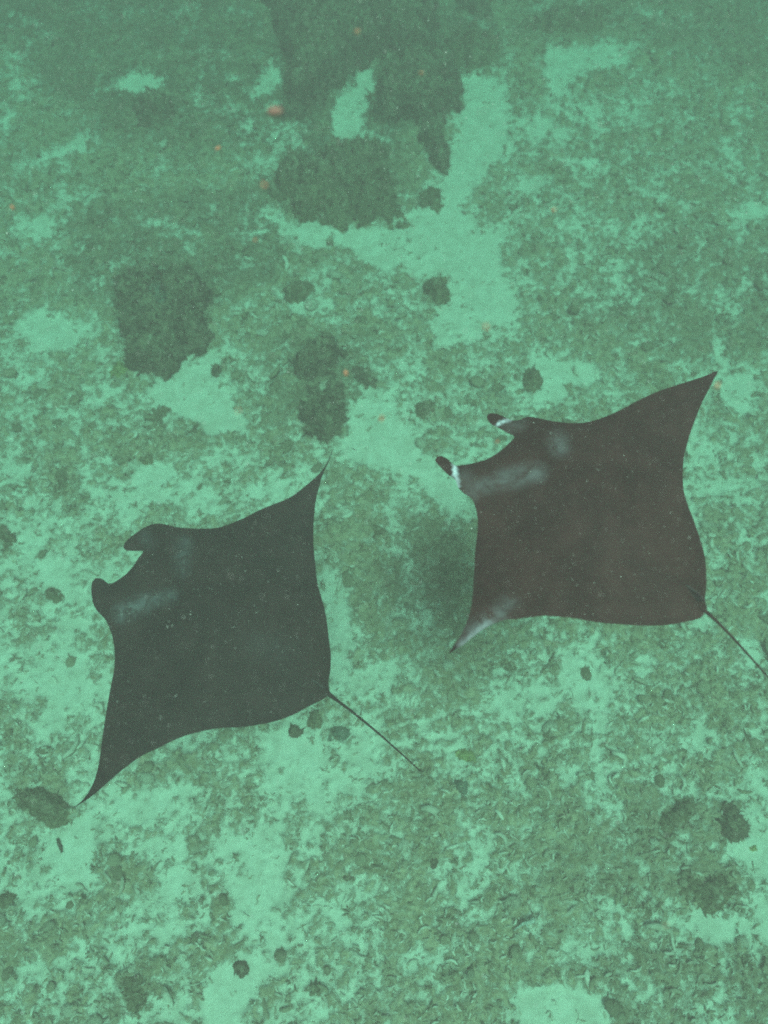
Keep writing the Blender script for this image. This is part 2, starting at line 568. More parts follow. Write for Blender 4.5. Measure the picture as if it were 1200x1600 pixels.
def fuzz(V, F, step, L, seed):
    """fronds growing on the upward faces of a mesh, returned as more vertices and faces of the same mesh"""
    r = np.random.default_rng(seed)
    a, b, c = V[F[:, 0]], V[F[:, 1]], V[F[:, 2]]
    nrm = np.cross(b - a, c - a); ar = np.linalg.norm(nrm, axis=1); nrm /= ar[:, None] + 1e-12; ar = ar / 2
    up = (nrm[:, 2] > -.1) & ((a + b + c)[:, 2] > 0)
    k = r.poisson(np.where(up, ar / step ** 2, 0))
    i = np.repeat(np.arange(len(F)), k)
    if not len(i): return V, F
    w = r.dirichlet((1, 1, 1), len(i))
    B = a[i] * w[:, :1] + b[i] * w[:, 1:2] + c[i] * w[:, 2:]
    N = nrm[i] + r.normal(size=(len(i), 3)) * .5; N /= np.linalg.norm(N, axis=1)[:, None]
    l = L * r.gamma(3, .33, len(i))
    fv, ff = fronds(B - N * .004, N, l, l * r.uniform(.18, .4, len(i)), r)
    return np.vstack([V, fv]), np.vstack([F, ff + len(V)])


def reef_rock(name, poly_px, height, mat, label, cat, spacing=0.035, seed=0, rough=1.0, base=None, soft=None):
    pts = on_plane([p[0] for p in poly_px], [p[1] for p in poly_px], 0.0)
    cx, cy = pts.mean(0)
    out = smooth_poly(pts, spacing * 1.6)
    # ragged rim
    r = out - [cx, cy]
    k = 1 + rough * (0.17 * fbm(out[:, 0] * 2.6 + seed, out[:, 1] * 2.6, 4, seed, .6) + 0.09 * fbm(out[:, 0] * 10, out[:, 1] * 10, 3, seed + 3, .7))
    out = [cx, cy] + r * k[:, None]
    P, Fc, d = shells(out, spacing, seed)
    w = d.max() if soft is None else min(d.max(), soft)
    q = np.clip(d / w, 0, 1)
    dome = np.sqrt(np.clip(1 - (1 - q) ** 2, 0, 1)) if mat is M_DARK else 0.5 * np.sqrt(np.clip(1 - (1 - q) ** 2, 0, 1)) + 0.5 * q * q * (3 - 2 * q)
    dome = edge_smooth(Fc, len(P), dome, d < 1e-5, 6)
    x, y = P.T
    n = fbm(x * 2.4 + seed, y * 2.4, 4, 100 + seed, 0.55); n2 = np.abs(fbm(x * 8, y * 8, 3, 130 + seed, 0.6))
    n3 = np.abs(fbm(x * 19, y * 19, 2, 150 + seed))
    z = dome * height * (0.9 + 0.5 * rough * n) + rough * dome ** 0.5 * (0.22 * min(1, height * 2.2) * (n2 - 0.35) + 0.09 * min(1, height * 3) * (n3 - .3))
    _, h0 = cover_height(np.array([cx]), np.array([cy]))
    b = 0.0 if base is None else base
    gap = np.maximum(0, fbm(x * 4.2, y * 4.2 + seed, 4, 170 + seed, .65) + .15) * (1 - q) ** .8
    z = z - (0.75 * height + .08) * rough * gap
    z = np.where(d < 1e-5, -0.03, np.maximum(z, -0.05))
    V, FF, rim = weld(P - [cx, cy], Fc, d, z, np.full(len(P), -0.06))
    V0, F0 = V, FF
    V, FF = fuzz(V, FF, spacing * 1.15, min(.028, .012 + height * .05), seed + 5)
    me = np_mesh(name, V, FF, mat)
    attr(me, 'crown_light', np.clip((V[:, 2] / height - .35) / .4, 0, 1))
    o = link(name, me, loc=(cx, cy, b + (0.0 if base is not None else 0.01)))
    tag(o, label, cat)
    SOLID.append((V0 + [cx, cy, o.location.z], F0))
    return o


SOLID = []
ROCKS = [
    ('reef_outcrop', [(405,-50),(660,-50),(690,20),(692,80),(672,112),(612,100),(580,104),(552,130),(530,155),(505,176),(470,192),(440,182),(438,130),(428,90),(415,40)], .7, M_DARK, 'largest dark brown reef outcrop, cut off by the top edge of the picture', 'reef', .045, .5),
    ('reef_outcrop', [(582,160),(602,126),(640,104),(680,100),(715,128),(730,160),(716,182),(692,205),(660,212),(640,198),(610,205),(580,205),(572,185)], .6, M_DARK, 'rounded dark reef outcrop standing right of the narrow white sand gully', 'reef', .04, .4),
    ('coral_colony', [(650,212),(690,212),(706,245),(700,277),(680,272),(655,240)], .35, M_DARK, 'small dark coral head by the long sand channel, just below the rounded outcrop', 'coral', .035, None),
    ('reef_outcrop', [(408,300),(440,262),(490,252),(540,240),(590,228),(622,255),(634,300),(628,345),(580,362),(530,362),(490,347),(450,342),(425,325)], .55, M_OLIVE, 'broad olive brown reef mound with pale speckled top above the white sand bay', 'reef', .04, .45),
    ('coral_colony', [(650,302),(690,298),(697,320),(682,337),(645,318)], .25, M_OLIVE, 'small knobbly coral head beside the broad olive mound, on the sand channel', 'coral', .03, None),
    ('reef_outcrop', [(180,455),(215,440),(260,430),(320,440),(338,480),(332,505),(345,540),(300,560),(280,580),(240,592),(205,582),(185,530)], .5, M_DARK, 'dark reef outcrop with a steep shaded side over a white sand pocket on the left', 'reef', .035, .4),
    ('coral_colony', [(450,575),(478,542),(520,534),(546,560),(545,596),(500,606),(460,600)], .36, M_DARK, 'brown coral head, upper one of the pair above the left manta wing tip', 'coral', .03, None),
    ('coral_colony', [(470,620),(505,606),(546,602),(551,625),(540,650),(542,682),(512,702),(478,690),(455,660)], .36, M_DARK, 'brown lumpy coral head, lower one of the pair above the left manta wing tip', 'coral', .03, None),
    ('reef_rock', [(540,572),(568,574),(593,600),(582,612),(555,602)], .16, M_DARK, 'finger shaped dark rock pointing onto the small sand patch between the mantas', 'rock', .025, None),
    ('reef_rock', [(668,440),(690,430),(706,458),(702,475),(672,482),(655,462)], .3, M_OLIVE, 'squarish olive rock jutting into the lower end of the sand channel', 'rock', .03, None),
    ('coral_colony', [(438,452),(465,440),(492,448),(495,465),(465,477),(440,472)], .22, M_OLIVE, 'low round olive coral head above a thin white sand strip', 'coral', .03, None),
    ('coral_colony', [(1014,1268),(1040,1247),(1080,1250),(1086,1290),(1062,1312),(1026,1306)], .2, M_OLIVE, 'round dark olive coral head at lower right, left one of two side by side', 'coral', .025, None),
    ('coral_colony', [(1095,1268),(1115,1255),(1150,1262),(1170,1295),(1152,1317),(1125,1310),(1108,1290)], .22, M_DARK, 'darkest coral head at lower right, right one of two above a pale curved ledge', 'coral', .025, None),
    ('reef_rock', [(1046,1372),(1080,1350),(1130,1355),(1152,1390),(1146,1430),(1110,1430),(1080,1412),(1050,1405)], .22, M_OLIVE, 'flat olive rock speckled with pale growth below the pale curved ledge', 'rock', .025, None),
    ('coral_ledge', [(1067,1306),(1085,1328),(1115,1336),(1150,1330),(1188,1316),(1182,1330),(1140,1344),(1105,1348),(1074,1336)], .08, M_YELL, 'pale yellowish curved ledge of coral under the two dark heads at lower right', 'coral', .02, None),
    ('coral_colony', [(868,1382),(885,1367),(908,1377),(907,1403),(886,1413)], .15, M_DARK, 'small round dark coral head at the foot of a short dark crack', 'coral', .02, None),
    ('reef_rock', [(830,1350),(846,1346),(872,1385),(862,1395),(840,1370)], .08, M_OLIVE, 'narrow dark ridge running up to the left from a small round coral head', 'rock', .02, None),
    ('coral_colony', [(664,1338),(690,1331),(696,1350),(681,1363),(660,1352)], .14, M_DARK, 'small dark coral head under a tan one, low in the middle of the picture', 'coral', .02, None),
    ('coral_colony', [(640,1318),(655,1308),(667,1318),(662,1334),(645,1336)], .10, M_YELL, 'small tan coral head touching the dark one beneath it, low in the middle', 'coral', .02, None),
    ('reef_rock', [(20,1238),(60,1222),(100,1230),(118,1262),(112,1288),(80,1298),(50,1280)], .22, M_OLIVE, 'grey green rock beside the lower wing tip of the left manta', 'rock', .025, None),
    ('coral_colony', [(330,577),(340,567),(350,579),(346,592),(331,591)], .14, M_DARK, 'tiny dark coral knob alone on the white sand pocket', 'coral', .02, None),
    ('coral_colony', [(533,1366),(547,1361),(554,1371),(546,1381),(533,1378)], .08, M_DARK, 'tiny round dark coral knob on rubble low in the middle', 'coral', .015, None),
    ('reef_rock', [(448,1137),(462,1130),(475,1138),(473,1150),(455,1153)], .09, M_DARK, 'small dark stone under the trailing edge of the left manta, on white sand', 'rock', .018, None),
    ('reef_rock', [(480,1115),(500,1108),(508,1128),(498,1140),(478,1135)], .09, M_OLIVE, 'olive stone half hidden by the left manta near its tail root', 'rock', .018, None),
    ('coral_colony', [(511,1142),(535,1133),(552,1148),(538,1163),(513,1160)], .1, M_GREY, 'round grey green coral head directly below the tail root of the left manta', 'coral', .018, None),
    ('reef_rock', [(188,1522),(230,1508),(249,1545),(246,1582),(212,1592),(190,1562)], .14, M_OLIVE, 'rounded olive rock near the bottom edge, left of the bottom sand patch', 'rock', .022, None),
    ('coral_colony', [(363,1506),(384,1499),(391,1518),(376,1531)], .1, M_DARK, 'small dark coral head on the bottom sand patch', 'coral', .018, None),
    ('coral_colony', [(203,185),(235,160),(272,168),(280,195),(256,216),(224,219)], .4, M_DARK, 'lone round dark coral head in the hazy upper left', 'coral', .04, None),
    ('reef_outcrop', [(692,-25),(772,-25),(774,22),(742,40),(714,22)], .4, M_DARK, 'dark hazy outcrop on the top edge just right of the largest one', 'reef', .05, None),
    ('reef_outcrop', [(688,62),(740,55),(792,70),(774,112),(722,126),(690,104)], .4, M_OLIVE, 'olive hazy mound at the head of the long sand channel', 'reef', .045, None),
    ('reef_outcrop', [(800,60),(868,26),(960,20),(972,45),(932,62),(850,72)], .4, M_OLIVE, 'wide low hazy mound at the top right above a pale sand slope', 'reef', .05, None),
    ('coral_colony', [(812,584),(830,574),(846,580),(848,605),(826,616)], .16, M_OLIVE, 'soft edged dark coral head left of the bright patch above the right manta', 'coral', .025, None),
    ('coral_colony', [(1103,561),(1110,556),(1118,561),(1117,571),(1107,574)], .10, M_PALE, 'small round white coral head near the upper wing tip of the right manta', 'coral', .015, None),
    ('coral_colony', [(541,888),(548,883),(556,889),(554,897),(544,898)], .06, M_PALE, 'small round white coral head between the two mantas', 'coral', .012, None),
    ('sponge', [(704,1176),(730,1167),(756,1180),(746,1196),(720,1192)], .06, M_YELL, 'flat yellowish sponge plate right of the left manta tail tip', 'sponge', .015, None),
    ('coral_colony', [(652,1188),(664,1182),(677,1190),(672,1202),(657,1203)], .06, M_PALE, 'pale round coral head at the very tip of the left manta tail', 'coral', .014, None),
    ('coral_colony', [(165,582),(188,564),(207,578),(200,594),(176,602)], .14, M_YELL, 'yellowish coral head on rubble at the left end of the dark outcrop', 'coral', .022, None),
    ('reef_rock', [(664,825),(720,820),(742,870),(740,930),(700,960),(668,940),(655,880)], .10, M_OLIVE, 'dark turf covered hummock in the shade left of the right manta', 'rock', .03, None),
    ('reef_rock', [(0,820),(30,826),(40,845),(22,868),(-5,860)], .15, M_OLIVE, 'olive rock cut by the left picture edge level with the left manta head', 'rock', .022, None),
    ('coral_colony', [(70,920),(92,918),(104,936),(92,950),(72,944)], .08, M_OLIVE, 'small olive coral head on pale rubble in front of the left manta', 'coral', .018, None),
    ('coral_colony', [(-6,1395),(18,1385),(32,1400),(26,1420),(0,1424)], .12, M_OLIVE, 'small olive coral head cut by the left picture edge near the bottom', 'coral', .02, None),
    ('reef_rock', [(700,1225),(722,1215),(740,1228),(735,1246),(710,1248)], .10, M_GREY, 'grey green lump on rubble straight below the yellowish sponge', 'rock', .018, None),
    ('reef_rock', [(560,820),(600,812),(640,836),(620,862),(570,858)], .08, M_OLIVE, 'low olive turf hummock midway between the two mantas', 'rock', .025, None),
    ('reef_rock', [(210,640),(250,630),(275,650),(262,680),(220,678)], .10, M_OLIVE, 'low olive hummock bordering the lower side of the white sand pocket', 'rock', .025, None),
    ('reef_rock', [(200,705),(228,698),(248,712),(236,727),(206,725)], .09, M_OLIVE, 'dark low stone just above the small sand spot on the left', 'rock', .02, None),
    ('reef_rock', [(80,745),(104,720),(116,745),(108,785),(88,775)], .1, M_OLIVE, 'upright oval olive stone on pale rubble, left side below the middle', 'rock', .02, None),
    ('reef_rock', [(640,640),(680,625),(690,650),(676,668),(648,662)], .1, M_OLIVE, 'olive stone at the right rim of the small sand patch between the mantas', 'rock', .02, None),
]
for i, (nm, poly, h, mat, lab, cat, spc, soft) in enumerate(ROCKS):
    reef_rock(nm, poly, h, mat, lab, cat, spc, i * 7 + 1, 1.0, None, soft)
# grey coral that grows on the top of the dark outcrop on the left
reef_rock('coral_colony', [(238,488),(262,478),(279,498),(267,516),(242,508)], .28, M_GREY, 'round grey green coral growing on the dark outcrop on the left', 'coral', .025, 401, 0.5, 0.30)


# ------------------------------------------------------------------ manta rays: one closed skin from an outline, thick at the body and thin at the rims
def manta(name, label, out_px, z0, axis_px, lift, marks, whites, tail_px, tailr, scale_step=0.02, scars=(), skin=None):
    out = np.asarray(out_px, float)
    (tlx, tly), (trx, try_) = axis_px
    A = on_plane(tlx, tly, z0)[0]; B = on_plane(trx, try_, z0)[0]
    mid = (A + B) / 2; ax_ = (B - A); half = np.hypot(*ax_) / 2; ax_ = ax_ / np.hypot(*ax_)

    def zc(p):
        s = ((p - mid) @ ax_) / half
        return z0 + np.where(s < 0, lift[0], lift[1]) * np.abs(s) ** 2.6 - 0.05 * np.cos(np.clip(s, -1, 1) * math.pi / 2) * 0
    sm = smooth_poly(out, 5.0)
    z = np.full(len(sm), z0)
    d = ray(sm[:, 0], sm[:, 1])
    for _ in range(25):
        t = (z - CAM_H) / d[:, 2]
        P = d[:, :2] * t[:, None]
        z = 0.5 * z + 0.5 * zc(P)
    P, Fc, dd = shells(P, scale_step, 3, 0.15)
    rim = dd < 1e-5
    # body axis: from mouth to tail root
    tr = np.asarray(tail_px[0], float); root = on_plane(tr[0], tr[1], z0)[0]
    perp = np.array([-ax_[1], ax_[0]])
    s = ((P - mid) @ ax_) / half
    u = ((P - root) @ perp)
    hs = 1 if ((mid - root) @ perp) > 0 else -1
    u = u * hs                                   # metres ahead of the tail root
    body = np.exp(-(s / 0.20) ** 2) * np.clip(np.sin(np.clip(u / 1.75, 0, 1) ** 0.8 * math.pi), 0, 1)
    th = 0.075 * (1 - np.exp(-dd / 0.22)) + 0.010 * (1 - np.exp(-dd / 0.03))
    up = th + 0.085 * body * (1 - np.exp(-dd / 0.2))
    dn = th * 0.8 + 0.10 * body * (1 - np.exp(-dd / 0.2))
    up = edge_smooth(Fc, len(P), np.where(rim, 0, up), rim, 14)
    dn = edge_smooth(Fc, len(P), np.where(rim, 0, dn), rim, 14)
    zz = zc(P)
    und = 0.012 * fbm(P[:, 0] * 1.7, P[:, 1] * 1.7, 2, 7) * (1 - np.exp(-dd / 0.1))
    V, FF, rim = weld(P, Fc, dd, zz + up + und, zz - dn + und)
    n = len(P)
    ppx, ppy = to_px(V[:, 0], V[:, 1], V[:, 2])

    def seg(a, b, r, soft):
        a = np.array(a, float); b = np.array(b, float); ab = b - a; p = np.stack([ppx, ppy], 1)
        t = np.clip(((p - a) @ ab) / max(ab @ ab, 1e-9), 0, 1)
        q = np.hypot(*(p - a - t[:, None] * ab).T)
        return np.clip(1 - (q - r) / soft, 0, 1)
    mark = np.zeros(len(V)); white = np.zeros(len(V))
    for a, b, r, soft, k in marks:
        mark = np.maximum(mark, .72 * k * seg(a, b, r * .6, soft * 1.35) ** 1.2)
    for a, b, r, soft, k in whites:
        white = np.maximum(white, k * seg(a, b, r, soft))
    for a, b in scars:
        k = 1 - seg(a, b, 1.2, 2.2); mark *= k; white *= k
    mark[n:] = 0
    white[n:] = 0.85                              # pale belly
    # whip tail, rooted inside the body
    tp = np.array(tail_px, float)
    tz = np.linspace(z0 + 0.01, z0 - 0.03, len(tp))
    dr = ray(tp[:, 0], tp[:, 1]); tt = (tz - CAM_H) / dr[:, 2]
    T = dr * tt[:, None]; T[:, 2] = tz
    inward = T[0] - (T[1] - T[0]) / np.linalg.norm(T[1] - T[0]) * 0.10
    T = np.vstack([inward, T])
    tv, tf = [], []
    K = 10
    for i in range(len(T)):
        tg = T[min(i + 1, len(T) - 1)] - T[max(i - 1, 0)]; tg /= np.linalg.norm(tg)
        sd = np.cross(tg, [0, 0, 1]); sd /= np.linalg.norm(sd); u2 = np.cross(sd, tg)
        rr = tailr * (1.9 if i == 0 else 1.5 if i == 1 else 1.0 - 0.75 * ((i - 1) / (len(T) - 1)) ** 1.2)
        for k in range(K):
            a = 2 * math.pi * k / K
            tv.append(T[i] + sd * math.cos(a) * rr + u2 * math.sin(a) * rr)
    base = len(V)
    for i in range(len(T) - 1):
        for k in range(K):
            a, b = base + i * K + k, base + i * K + (k + 1) % K
            tf += [(a, b, b + K), (a, b + K, a + K)]
    e = base + (len(T) - 1) * K
    tf += [(e, e + k, e + k + 1) for k in range(1, K - 1)]
    V = np.vstack([V, tv]); FF = np.vstack([FF, np.array(tf, np.int32)])
    mark = np.concatenate([mark, np.zeros(len(tv))]); white = np.concatenate([white, np.zeros(len(tv))])
    org = np.array([mid[0], mid[1], z0])
    me = np_mesh(name, V - org, FF, skin or M_MANTA)
    bm = bmesh.new(); bm.from_mesh(me); bmesh.ops.recalc_face_normals(bm, faces=bm.faces); bm.to_mesh(me); bm.free()
    sharp = np.zeros(len(me.edges), bool); ev = np.zeros(len(me.edges) * 2, np.int32); me.edges.foreach_get('vertices', ev); ev = ev.reshape(-1, 2)
    isr = np.zeros(len(me.vertices), bool); isr[:n] = rim
    sharp = isr[ev[:, 0]] & isr[ev[:, 1]]
    me.attributes.new('sharp_edge', 'BOOLEAN', 'EDGE').data.foreach_set('value', sharp)
    attr(me, 'mark', mark); attr(me, 'white', white)
    o = link(name, me, loc=org)
    tag(o, label, 'manta ray')
    # low dorsal fin just ahead of the tail root
    fw = (mid - root); fw = fw / np.hypot(*fw); sdv = np.array([-fw[1], fw[0]])
    prof = [(0.02, 0.0), (0.15, 0.0), (0.10, 0.035), (0.04, 0.055), (0.0, 0.045)]
    fv = []
    for sgn in (-1, 1):
        for a, h in prof:
            q = root + fw * (a + 0.02) + sdv * sgn * 0.007 * (1 if h == 0 else 0.4)
            fv.append([q[0] - org[0], q[1] - org[1], 0.025 + h])
    nP = len(prof)
    ff = [tuple(range(nP)), tuple(range(2 * nP - 1, nP - 1, -1))] + [(i, (i + 1) % nP, nP + (i + 1) % nP, nP + i) for i in range(nP)]
    fm = bpy.data.meshes.new('dorsal_fin'); fm.from_pydata(fv, [], ff); fm.materials.append(skin or M_MANTA)
    bm = bmesh.new(); bm.from_mesh(fm); bmesh.ops.recalc_face_normals(bm, faces=bm.faces); bm.to_mesh(fm); bm.free()
    attr(fm, 'mark', np.full(len(fv), 0.3)); attr(fm, 'white', np.zeros(len(fv)))
    link('dorsal_fin', fm, o)
    return o


LEFT = [(520,702),(510,725),(499,740),(480,757),(455,776),(430,787),(405,797),(380,810),(355,820),(337,825),(315,826),(290,825),(272,823),(260,819.5),(245,818),(230,822),(215,831),(200,842.5),(194,850),(192.5,856),(197,860),(210,861),(223.5,861.5),
        (216,872),(208.5,884),(198,896),(186,905),(176,911),(169.5,912),(163.5,907),(156,903.5),(148.5,904),(144,909.5),(142.5,920),(144,935),(147,947),(154.5,957.5),(163,966),(169,976),(175,993),(179,1017),(178,1047),(173,1073),(167,1107),(163,1133),(159,1160),(154,1195),(145,1225),(130,1249),(112.5,1264),
        (145,1243),(170,1221),(195,1200),(220,1182),(245,1170),(275,1155),(305,1145),(340,1138),(380,1136),(405,1132),(430,1127),(460,1116),(480,1105),(500,1095),(511,1088),(515,1081),(513,1065),(516,1050),(517,1025),(514,1000),(509,960),(502.5,935),(496,910),(492.5,880),(490,850),(490,820),(493,785),(497.5,765),(505,740),(514,720)]
RIGHTM = [(1121,579.7),(1097,589),(1060,600.7),(1027,612),(995,627),(967,642),(943,652),(920,659),(894,661),(864,658),(841,653),(824,651),(812,656),(802.5,657),(795,655),(787.5,651),(777,647),(768,645.5),(762,647),(761,652.5),(763.5,658.5),(769.5,664),(780,669),(790.5,675),(799.5,679.5),(804,682),
          (799.5,688.5),(792,696),(783,703.5),(772.5,711),(762,717),(750,721),(738,724),(726,726),(714,727.5),(709,726.5),(704,722),(697.5,716),(690,712.5),(683,713),(680,718.5),(684,725),(691.5,733.5),(700.5,742),(708,747),(712.5,751),(715.5,760.5),(724.5,771),(733.5,776),(739,782),(745,801),(746.4,825),(742.7,857),(741,885),(739.4,918),(736.6,946),(728.7,974),(717,997),(701,1021),
          (716,1012.5),(724.7,1006.7),(735,998),(747,988.7),(759,980.7),(770,975),(788.7,968.7),(810,966.7),(826.7,964.7),(850,962),(873,963.7),(901,966.5),(929,971.7),(966.7,975.4),(1004,977.7),(1036.7,977),(1064.7,973),(1095,965.6),(1099.5,960),(1101,953),(1105,952),(1102.7,944),(1101.6,934.7),(1103.7,913),(1103,885),(1099.7,862),(1092.7,838.7),(1083,810.7),(1074,787),(1068,764),(1067,740.7),(1069,712.7),(1076,684.7),(1085.7,656.7),(1095,633),(1106.7,610),(1116,591)]
manta('manta_ray', 'larger dark grey manta ray on the left with two faint pale shoulder streaks', LEFT, 2.4,
      ((112.5, 1264), (520, 702)), (0.25, 0.36),
      [((190, 958), (225, 942), 5, 14, .9), ((225, 940), (266, 931), 4, 12, .6), ((287, 850), (283, 890), 5, 13, .5), ((226, 838), (232, 850), 4, 10, .35), ((405, 1005), (440, 1015), 0, 30, .12)],
      [], [(512, 1083), (530, 1097), (549, 1111), (570, 1128), (595, 1149), (622, 1173), (657, 1205)], 0.0105, skin=M_MANTA2)
manta('manta_ray', 'smaller brownish manta ray on the right with white banded head fins and pale wing tip', RIGHTM, 4.0,
      ((701, 1021), (1121, 579.7)), (0.26, 0.18),
      [((748, 761), (785, 752), 4, 13, .75), ((785, 750), (838, 738), 5, 16, .8), ((871, 690), (874, 697), 6, 16, .75), ((815, 661), (795, 671), 7, 8, .35), ((727, 745), (738, 772), 3, 14, .5),
       ((742, 988), (780, 962), 8, 16, .7), ((780, 960), (795, 945), 4, 18, .4), ((716, 1011), (745, 988), 3, 5, .8)],
      [((776.5, 665), (786, 658), .8, 2.2, .8), ((786, 658), (797, 656.3), .8, 2.0, .75), ((710.5, 729), (711.5, 742), 1.6, 2.4, .95), ((712.5, 742), (716, 759), 1.2, 3.2, .55),
       ((722, 1007), (748, 985), 1.5, 4.5, .22), ((748, 985), (768, 971), 1.5, 6, .25)],
      [(1099, 952), (1116, 967), (1140, 991), (1170, 1024), (1200, 1058), (1240, 1106)], 0.0072, 0.017, [((749, 965), (751, 975)), ((761, 953), (766, 969)), ((768, 957), (771, 967))])

# ------------------------------------------------------------------ loose coral rubble: the largest pieces singly, the rest as one bed
ICO = bmesh.new(); bmesh.ops.create_icosphere(ICO, subdivisions=2, radius=1)
ICO_V = np.array([v.co[:] for v in ICO.verts]); ICO_F = np.array([[v.index for v in f.verts] for f in ICO.faces], np.int32); ICO.free()
ICO = bmesh.new(); bmesh.ops.create_icosphere(ICO, subdivisions=1, radius=1)
IC1_V = np.array([v.co[:] for v in ICO.verts]); IC1_F = np.array([[v.index for v in f.verts] for f in ICO.faces], np.int32); ICO.free()


def lump(seed, V0):
    r = np.random.default_rng(seed)
    d = np.zeros(len(V0))
    for _ in range(7):
        c = r.normal(size=3); c /= np.linalg.norm(c)
        d += r.uniform(-.25, .4) * np.exp(-np.sum((V0 - c) ** 2, 1) / r.uniform(.15, .6))
    if len(V0) > 100:
        d += 0.16 * fbm(V0[:, 0] * 2.6 + seed + V0[:, 2] * 1.3, V0[:, 1] * 2.6 - V0[:, 2] * 1.7, 3, seed, .7) + 0.10 * r.normal(size=len(V0))
    return V0 * (1 + d)[:, None] * np.array([1, r.uniform(.55, .95), r.uniform(.4, .65)])


from mathutils.bvhtree import BVHTree
_off = np.cumsum([0] + [len(v) for v, _ in SOLID])
BVH = BVHTree.FromPolygons(np.concatenate([v for v, _ in SOLID]).tolist(), np.concatenate([f + o for (v, f), o in zip(SOLID, _off)]).tolist(), all_triangles=True)


def on_top(P):
    for p in P:
        hit = BVH.ray_cast(Vector((p[0], p[1], 5)), Vector((0, 0, -1)))
        if hit[0] is not None and hit[0].z > p[2]:
            p[2] = hit[0].z - .005
            p[3] = 2.0
    return P


def scatter(n, weight, seed, ymax=13.4):
    r = np.random.default_rng(seed); out = []
    tot = 0
    while tot < n:
        m = 40000
        y = r.uniform(-1.1, ymax, m); x = r.uniform(-6.6, 6.6, m)
        px, py = to_px(x, y, np.zeros(m))
        ok = (px > -60) & (px < 1260) & (py > -40) & (py < 1660)
        cv, h = cover_height(x, y); dn = density(x, y)
        ok &= r.uniform(0, 1, m) < weight(cv, dn, y)
        out.append(np.stack([x[ok], y[ok], h[ok], cv[ok]], 1)); tot += ok.sum()
    return on_top(np.concatenate(out)[:n]), r


# fragments: short bent fingers of dead coral
pos, r = scatter(36000, lambda c, d, y: (0.03 + 0.97 * np.clip(c * 1.3, 0, 1)) * np.clip(1.15 - y * 0.06, .3, 1), 5)
pos = pos[(pos[:, 3] < 1.5) | (r.uniform(0, 1, len(pos)) < .3)]
n = len(pos); NR, K = 4, 4
L = (r.gamma(2.5, 0.009, n) + 0.014) * np.where(r.uniform(0, 1, n) < .05, 2.3, 1.0); R = L * r.uniform(.09, .22, n); az = r.uniform(0, 2 * math.pi, n); bend = r.normal(0, .55, n); tilt = r.normal(0.1, .25, n)
V = np.zeros((n, NR, K, 3))
for i in range(NR):
    t = i / (NR - 1) - .5
    a = az + bend * t * 2
    cx = pos[:, 0] + np.cos(az) * L * t - np.sin(az) * bend * L * (t * t * 1.2 - .1); cy = pos[:, 1] + np.sin(az) * L * t + np.cos(az) * bend * L * (t * t * 1.2 - .1)
    cz = pos[:, 2] + R * 0.75 + np.sin(tilt) * L * t
    rr = R * (0.55 if i in (0, NR - 1) else 1.0) * r.uniform(.8, 1.2, n)
    for k in range(K):
        b = 2 * math.pi * (k + .5) / K
        V[:, i, k, 0] = cx - np.sin(a) * np.cos(b) * rr; V[:, i, k, 1] = cy + np.cos(a) * np.cos(b) * rr; V[:, i, k, 2] = cz + np.sin(b) * rr
f = []
for i in range(NR - 1):
    for k in range(K):
        f.append((i * K + k, i * K + (k + 1) % K, (i + 1) * K + (k + 1) % K, (i + 1) * K + k))
f.append((3, 2, 1, 0)); f.append(((NR - 1) * K, (NR - 1) * K + 1, (NR - 1) * K + 2, (NR - 1) * K + 3))
f = np.array(f, np.int32)
me = np_mesh('rubble_bed', V.reshape(-1, 3), (f[None] + (np.arange(n) * NR * K)[:, None, None]).reshape(-1, 4), M_FRAG)
tone = np.where(pos[:, 3] > 1.5, 0.35 * r.beta(1.0, 3.0, n), r.beta(.9, 1.0, n) * (1 - .8 * growth(pos[:, 0], pos[:, 1])))
attr(me, 'tone', np.repeat(tone, NR * K))
tag(link('rubble_bed', me), 'bed of small broken coral fingers strewn over the sand', 'coral rubble', kind='stuff')

# turf: small tufts of pointed fronds
pos, r = scatter(20000, lambda c, d, y: np.clip(c * 1.1, 0, 1) ** 1.5 + 0.012, 9)
n = len(pos); KF = 9
sz = r.gamma(2.5, .006, n) + .009
B = np.repeat(pos[:, :3], KF, 0); q = np.repeat(sz, KF); m = len(B)
a = r.uniform(0, 2 * math.pi, m); el = r.uniform(.15, 1.3, m); rad = q * r.uniform(0, .8, m)
B[:, 0] += np.cos(a) * rad; B[:, 1] += np.sin(a) * rad; B[:, 2] -= .006
N = np.stack([np.cos(a) * np.cos(el), np.sin(a) * np.cos(el), np.sin(el)], 1)
V, F = fronds(B, N, q * r.uniform(.5, 1.3, m), q * r.uniform(.15, .38, m), r)
me = np_mesh('turf_tufts', V, F, M_CLUMP)
tone = np.repeat(np.where(pos[:, 3] > 1.5, .3, 1) * (1 - .9 * growth(pos[:, 0], pos[:, 1])) * r.beta(.9, 1.1, n), KF) + r.normal(0, .12, m)
attr(me, 'tone', np.repeat(np.clip(tone, 0, 1.3), 4))
tag(link('turf_tufts', me), 'countless small tufts of olive algae growing over the rubble', 'algae', kind='stuff')

# larger loose stones, one object each
pos, r = scatter(190, lambda c, d, y: (0.12 + 0.5 * c) * (d > .12) * np.clip(1.1 - y * .09, .05, 1), 14, 9.5)
protos = []
for k in range(12):
    v, f = fuzz(lump(300 + k, ICO_V) * [1, 1, .8], ICO_F, .30, .22, 900 + k)
    me = np_mesh('loose_stone', v, f, M_CLUMP if k % 3 else M_FRAG)
    attr(me, 'tone', np.full(len(v), [0.1, 0.3, 0.6][(k // 2) % 3] if k % 3 else .15 + .05 * k))
    protos.append(me)


